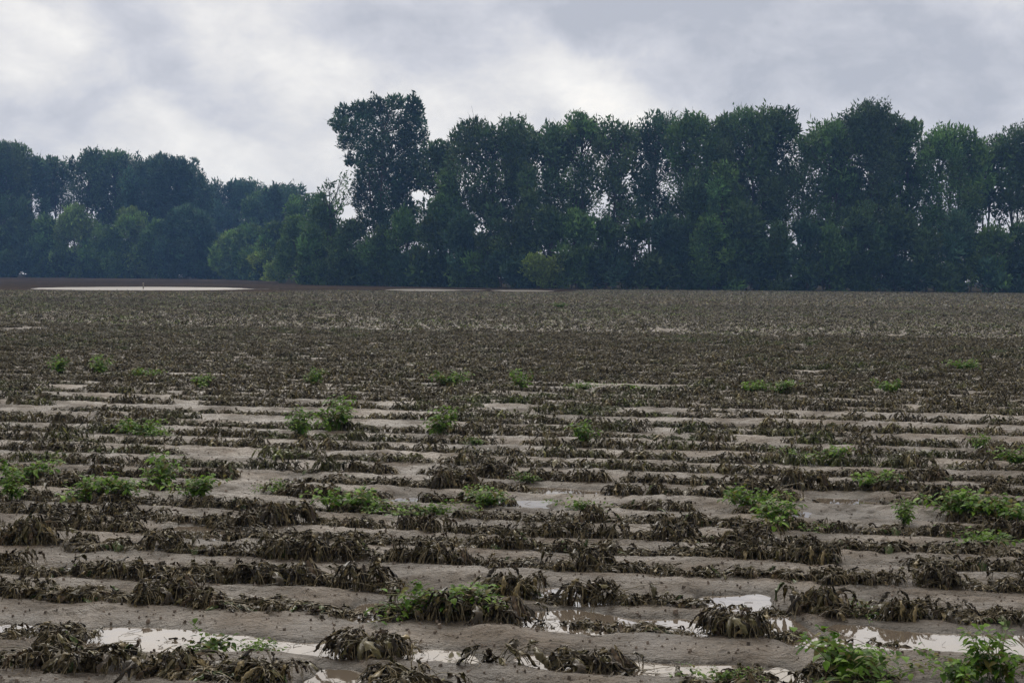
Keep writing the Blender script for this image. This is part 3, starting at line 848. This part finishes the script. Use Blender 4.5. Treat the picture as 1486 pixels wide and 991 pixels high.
def tree(name, px, ytop, w, ybot, D, kind, tone, label, group, seed, cat='tree', dens=1.0, lean=0.0, blobs_px=None, skel=False):
    """ytop/ybot: top and lower limit of the crown in the photograph, w: crown width in photo pixels at distance D"""
    g = np.random.default_rng(seed)
    x0, zt = at(px, ytop, D); _, zb = at(px, ybot, D)
    W = w / 2150.0 * D * (1.55 if kind == 'column' else 1.15)
    base_z = zat(x0, D) - .1
    zb = max(zb, base_z + .2)
    root = empty(name, (x0, D, base_z)); tag(root, label, cat, group)
    zt -= base_z; zb -= base_z
    Hc = zt - zb
    bl = []
    sz = .42 if D < 300 else .55; dens = max(dens, .8) if kind == 'column' else dens
    if kind == 'shrub':
        nb = int(max(6, W * Hc / 3.2))
        for i in range(nb):
            q = g.random(); hz_ = zb + Hc * (.02 + .86 * q ** .8)
            env = W * .5 * math.sqrt(max(.05, 1 - (max(0, q - .35) / .72) ** 2))
            r_ = g.uniform(1.2, 2.1) * (W / 8) ** .4
            bl.append((g.uniform(-1, 1) * max(.2, env - r_ * .7), g.uniform(-1, 1) * env * .5, min(hz_, zt - r_ * .9), r_, r_, r_ * g.uniform(.8, 1.2)))
        bl.append((g.uniform(-.1, .1) * W, 0, zt - 1.3, 1.5, 1.5, 1.4))
    elif kind == 'column':      # tall cottonwood, vines down the trunk, crown of ascending plumes
        nb = int(max(9, W * Hc / 4.2))
        for i in range(nb):
            q = ((i + g.random()) / nb)
            hz_ = zb + Hc * q
            env = W * .5 * np.interp(q, [0, .25, .5, .75, .92, 1], [.76, .84, .95, .95, .78, .42])
            r_ = g.uniform(1.0, 1.9) * (W / 8) ** .3
            xx_ = g.uniform(-1, 1) * max(.1, env - r_ * .75)
            rz_ = r_ * g.uniform(1.0, 1.7)
            bl.append((xx_ + lean * q * Hc * .15, g.uniform(-1, 1) * env * .7, min(hz_, zt - rz_ * .9), r_, r_, rz_))
        for i in range(3 + int(W / 3)):    # the topmost plumes
            xx_ = (i / (2 + int(W / 3)) - .5) * W * .72
            bl.append((xx_ + lean * Hc * .15, g.uniform(-1, 1) * W * .2, zt - 1.4 - abs(xx_) * .42 * g.uniform(.5, 1.5) - g.uniform(0, 1.6), g.uniform(.7, 1.15), .9, g.uniform(1.2, 1.9)))
    if blobs_px:
        for (bx, by, rx, ry) in blobs_px:
            X_, Z_ = at(bx, by, D)
            k_ = D / 2150.0
            bl.append((X_ - x0, g.uniform(-1, 1), Z_ - base_z, rx * k_, (rx * k_) * .9, ry * k_))
    V, Fq, C = leaves(g, bl, dens, sz, .55, TC[tone], .5)
    crown = obj('crown', mesh('crown', V, Fq, M_tree, C), root)
    A = Acc()
    H_ = zt * .86; tt = np.linspace(0, 1, 8)
    r0 = .07 + .010 * zt
    P = np.stack([lean * tt * Hc * .15 + np.cumsum(g.normal(0, .10, 8)), np.cumsum(g.normal(0, .1, 8)), tt * H_], -1); P[0, :2] = 0
    Vt, Ft = tube(P, r0 * (1 - .85 * tt), 7); A.add(Vt, Ft, (.1, .1, .1))
    if kind == 'column' or blobs_px:     # forked second stem
        P2 = P.copy(); off = g.choice([-1, 1]) * W * .16; P2[:, 0] += off * tt ** .8; P2[:, 1] += g.uniform(-1, 1) * tt
        Vt, Ft = tube(P2[1:], (r0 * (.75 - .65 * tt))[1:], 6); A.add(Vt, Ft, (.1, .1, .1))
    for (bx, by, bz, rx, ry, rz) in bl:
        hq = max(.15, min(.92, (bz - g.uniform(1.5, 4.5)) / H_))
        s0 = np.array([np.interp(hq, tt, P[:, 0]), np.interp(hq, tt, P[:, 1]), hq * H_])
        e1 = np.array([bx, by, bz + rz * .5]); s_ = np.linspace(0, 1, 5)[:, None]
        Q = s0 * (1 - s_) + e1 * s_; Q[:, 2] += -.6 * np.sin(s_[:, 0] * np.pi) * .5
        Vt, Ft = tube(Q, np.linspace(.10, .025, 5), 4); A.add(Vt, Ft, (.1, .1, .1))
        if kind != 'shrub':
            for j in range(3):
                e2 = np.array([bx, by, bz]) + g.normal(0, .6, 3) * (rx, ry, rz)
                s0b = Q[2]; Q2 = s0b * (1 - s_) + e2 * s_
                Vt, Ft = tube(Q2, np.linspace(.045, .015, 5), 3); A.add(Vt, Ft, (.1, .1, .1))
    obj('trunk', A.mesh('trunk', M_bark, True), root)
    return root

def Dm(px):   # distance of the front of the tree line
    return float(np.interp(px, [-200, 150, 310, 400, 450, 743, 1486, 1700], [350, 352, 350, 300, 240, 212, 207, 207]))

G1 = 'tall cottonwoods of the right hand tree line'; G0 = 'tall trees of the far left tree line'; G2 = 'vine covered small trees along the wood edge'; G3 = 'dark bushes at the foot of the tree line'
TALL = [ # px, top, width, crown bottom, dD, tone, dens, lean, label
    (-60, 205, 90, 395, 10, 'd', 1.0, 0, 'tall dark tree just beyond the left edge', G0),
    (6, 206, 62, 392, 8, 'd', 1.0, 0, 'tall dark tree cut by the left edge of the photo', G0),
    (45, 228, 46, 380, 14, 'b', .95, 0, 'slightly lower tree beside the one on the left edge', G0),
    (80, 228, 42, 300, 20, 'd', .8, 0, 'thin crowned tree with sky showing through, third from the left edge', G0),
    (124, 218, 48, 300, 10, 'd', .85, .5, 'tree with a ragged open crown above the pale green thicket at left', G0),
    (170, 220, 56, 330, 16, 'm', .9, -.3, 'spiky topped tree left of the flat topped blue green tree', G0),
    (236, 228, 92, 340, 12, 'b', 1.1, 0, 'broad flat topped blue green tree at left', G0),
    (280, 258, 50, 350, 16, 'b', 1.0, 0, 'sloping right shoulder tree beside the flat topped tree', G0),
    (345, 264, 78, 380, 80, 'b', 1.1, 0, 'rounded distant blue tree in the dip of the skyline', G0),
    (385, 278, 50, 380, 70, 'm', 1.1, 0, 'lower pale tree right of the rounded distant tree', G0),
    (415, 268, 48, 370, 90, 'b', 1.0, 0, 'small knob of a distant tree right of the skyline dip', G0),
    (450, 284, 50, 380, 60, 'm', 1.0, 0, 'low distant tree left of the sparse sprigs beside the tallest tree', G0),
    (640, 206, 50, 330, 8, 'd', .9, 0, 'narrow dark tree in the notch right of the tallest tree', G1),
    (712, 172, 92, 330, 6, 'd', .72, 0, 'open crowned tree with much sky showing through, right of the notch', G1),
    (765, 182, 44, 330, 12, 'd', .8, -.3, 'slim tree leaning beside the bright gap in the wood', G1),
    (800, 182, 48, 340, 4, 'd', .95, 0, 'round headed tree right of the bright gap in the wood', G1),
    (842, 164, 56, 350, 8, 'm', .95, 0, 'peaked tree near the centre of the right hand tree line', G1),
    (893, 174, 50, 330, 4, 'd', .8, 0, 'flat headed tree between the peaked tree and the airy one', G1),
    (948, 163, 64, 330, 9, 'b', .72, .2, 'airy tree with white sky specks all down its trunk', G1),
    (1003, 166, 56, 360, 5, 'm', 1.0, 0, 'dense tree right of the airy speckled one', G1),
    (1052, 163, 56, 360, 9, 'd', 1.0, 0, 'dense tree left of the broad domed crown', G1),
    (1100, 158, 84, 360, 5, 'd', 1.05, 0, 'broad dark domed crown left of the tall narrow slit of sky', G1),
    (1162, 192, 40, 330, 8, 'm', .62, .4, 'thin leaved tree in the tall narrow slit of sky', G1),
    (1204, 176, 64, 350, 4, 'm', .85, 0, 'tree with two sky windows right of the narrow slit', G1),
    (1264, 151, 84, 360, 6, 'd', 1.05, 0, 'highest pointed crown of the right hand trees', G1),
    (1316, 176, 64, 360, 9, 'm', 1.0, 0, 'sloping crown on the right shoulder of the highest pointed tree', G1),
    (1382, 184, 78, 360, 5, 'm', 1.0, 0, 'green rounded tree with a small peak near the right end', G1),
    (1432, 198, 44, 300, 9, 'b', .85, 0, 'slender trunked tree beside the low gap near the right edge', G1),
    (1476, 184, 56, 310, 4, 'd', .9, 0, 'tree cut by the right edge of the photo', G1),
    (1540, 175, 90, 350, 6, 'd', 1.0, 0, 'tall tree just beyond the right edge', G1),
    (1620, 180, 90, 350, 6, 'd', 1.0, 0, 'second tall tree beyond the right edge', G1),
]
for i, (px, yt, w, yb, dd, tone, dn, ln, lab, grp) in enumerate(TALL):
    tree('cottonwood_tree' if grp == G1 else 'tall_tree', px, yt, w, yb, Dm(px) + dd, 'column', tone, lab, grp, 900 + i, dens=dn, lean=ln)

# the tallest tree, blob by blob after its outline
tree('cottonwood_tree', 555, 136, 140, 330, 232, 'none', 'b', 'tallest tree of the wood, broad crown on a thick vine covered trunk', G1, 31, dens=1.5, blobs_px=[
    (548, 152, 16, 14), (575, 150, 15, 12), (600, 156, 13, 18), (525, 160, 17, 12), (498, 165, 13, 13), (488, 180, 11, 9), (505, 188, 17, 15), (530, 180, 20, 18), (560, 175, 20, 18),
    (590, 180, 20, 18), (610, 176, 10, 16), (614, 200, 9, 14), (500, 207, 12, 13), (525, 208, 20, 16), (555, 205, 18, 16), (590, 208, 18, 16), (530, 235, 17, 20), (560, 232, 10, 18), (600, 232, 19, 16),
    (528, 262, 13, 20), (545, 265, 10, 20), (575, 255, 16, 18), (600, 258, 20, 18), (526, 290, 14, 20), (548, 295, 14, 20), (580, 285, 18, 20), (590, 310, 16, 20), (540, 320, 22, 20), (507, 232, 8, 10), (617, 222, 8, 12), (545, 225, 14, 22), (552, 262, 14, 24), (560, 295, 16, 24), (520, 275, 10, 24), (575, 230, 14, 18), (565, 320, 24, 18), (590, 200, 20, 18)])
# sparse sprigs left of it
tree('young_tree', 482, 256, 46, 330, 236, 'none', 'm', 'sparse feathery young tree left of the tallest tree', G1, 32, dens=.55, blobs_px=[
    (480, 268, 10, 10), (470, 278, 10, 8), (490, 285, 12, 14), (500, 262, 9, 16), (506, 285, 9, 16), (465, 285, 8, 6), (487, 300, 16, 14)])

UND = [ # px, top, w, tone, dD
    (-50, 330, 80, 'm', 0), (20, 318, 60, 'd', 2), (68, 312, 52, 'm', 0), (108, 296, 58, 'g', -2), (150, 325, 52, 'm', -4), (190, 300, 62, 'g', 0), (225, 318, 46, 'm', -6), (270, 298, 78, 'b', -8), (300, 318, 34, 'b', -6),
    (335, 335, 52, 'g', 0), (362, 325, 50, 'm', 6), (400, 322, 52, 'm', 4), (432, 312, 56, 'm', 0), (388, 352, 46, 'y', -3), (470, 296, 60, 'd', 2), (455, 325, 52, 'm', -3), (510, 318, 56, 'd', -2), (552, 330, 58, 'd', -4),
    (590, 300, 56, 'm', 0), (646, 244, 54, 'm', 2), (625, 315, 50, 'd', -4), (672, 308, 58, 'b', -3), (715, 318, 56, 'd', -2), (752, 318, 52, 'd', 0), (768, 236, 36, 'd', 3), (800, 300, 60, 'd', -2), (838, 305, 56, 'm', -4),
    (880, 318, 60, 'd', -2), (925, 320, 52, 'd', -3), (965, 312, 54, 'b', -2), (1008, 262, 56, 'd', 0), (1052, 232, 60, 'm', -1), (1030, 318, 60, 'm', -4), (1085, 300, 60, 'd', -3), (1130, 322, 52, 'd', -2), (1168, 318, 54, 'b', -3),
    (1206, 322, 56, 'm', -3), (1252, 290, 64, 'd', -2), (1300, 300, 62, 'd', -3), (1346, 330, 44, 'd', -3), (1392, 306, 62, 'b', -2), (1440, 328, 56, 'm', -3), (1482, 322, 52, 'd', -2), (1550, 310, 80, 'd', 0), (1630, 310, 80, 'd', 0)]
WH = {'d': 'dark', 'm': 'mid green', 'g': 'fresh green', 'y': 'yellowish green', 'b': 'blue green'}
def where(px):
    if px < 0: return 'just beyond the left edge'
    if px > 1486: return 'just beyond the right edge'
    marks = [(6, 'the left edge tree'), (80, 'the third tree from the left'), (124, 'the ragged open tree at left'), (170, 'the spiky topped left tree'), (236, 'the flat topped blue green tree'), (280, 'the sloping shoulder tree'), (345, 'the rounded distant tree'),
             (415, 'the distant knob tree'), (482, 'the sparse feathery tree'), (555, 'the tallest tree'), (640, 'the notch right of the tallest tree'), (712, 'the open crowned tree'), (765, 'the bright gap in the wood'),
             (842, 'the central peaked tree'), (893, 'the flat headed tree'), (948, 'the airy speckled tree'), (1052, 'the dense tree by the dome'), (1100, 'the broad domed crown'), (1162, 'the narrow slit of sky'), (1204, 'the tree with two sky windows'),
             (1264, 'the highest pointed right tree'), (1316, 'the right shoulder tree'), (1382, 'the rounded right end tree'), (1432, 'the slender tree near the right edge'), (1476, 'the right edge tree')]
    mk = min(marks, key=lambda q: abs(q[0] - px)); d = px - mk[0]
    return ('below ' if abs(d) < 9 else ('just left of ' if d < 0 else 'just right of ')) + mk[1]
for i, (px, yt, w, tone, dd) in enumerate(UND):
    D = Dm(px) + dd - 3
    yb = 412 if px > 430 else 400
    tree('vine_covered_tree', px, yt, w, yb, D, 'shrub', tone, '%s vine draped small tree %s' % (WH[tone], where(px)), G2, 1300 + i, dens=1.1)
# bushes along the foot
i = 0; px = -60
brng = np.random.default_rng(3)
cnt = {}
while px < 1600:
    D = Dm(px) - 6 + brng.uniform(-1.5, 1.5)
    w = brng.uniform(34, 50) * (210 / D) ** .6
    top = (372 if px > 430 else 370) + brng.uniform(-14, 14)
    tone = brng.choice(list('ddbbmd'))
    if 385 < px < 440 or 780 < px < 812: tone = 'y'
    wh = where(px)
    cnt[wh] = cnt.get(wh, 0) + 1
    extra = ['low', 'squat', 'ragged', 'spreading', 'rounded'][cnt[wh] - 1]
    tree('bush', px, top, w * 1.15, 424 if px > 430 else 407, D, 'shrub', tone, '%s %s edge bush %s' % (extra, WH[tone], wh), G3, 2000 + i, 'bush', dens=1.1)
    px += w * .62; i += 1

# ------------------------------------------------------------------ air
def haze():
    x0, x1, y0, y1, z0, z1 = -1300, 1300, -450, 800, -1.2, 42.0
    V = [(x0, y0, z0), (x1, y0, z0), (x1, y1, z0), (x0, y1, z0), (x0, y0, z1), (x1, y0, z1), (x1, y1, z1), (x0, y1, z1)]
    Fq = [(0, 3, 2, 1), (4, 5, 6, 7), (0, 1, 5, 4), (1, 2, 6, 5), (2, 3, 7, 6), (3, 0, 4, 7)]
    mt = bpy.data.materials.new('haze'); mt.use_nodes = True; t = mt.node_tree; t.nodes.clear()
    o = t.nodes.new('ShaderNodeOutputMaterial'); v = t.nodes.new('ShaderNodeVolumePrincipled')
    v.inputs['Color'].default_value = (.24, .48, 1.0, 1); v.inputs['Density'].default_value = HAZE
    v.inputs['Anisotropy'].default_value = .2
    t.links.new(v.outputs[0], o.inputs['Volume'])
    ob = obj('haze', mesh('haze', V, Fq, mt)); tag(ob, 'thin blue haze lying over the field and trees', 'haze', kind='stuff')
HAZE = 0.00038
haze()
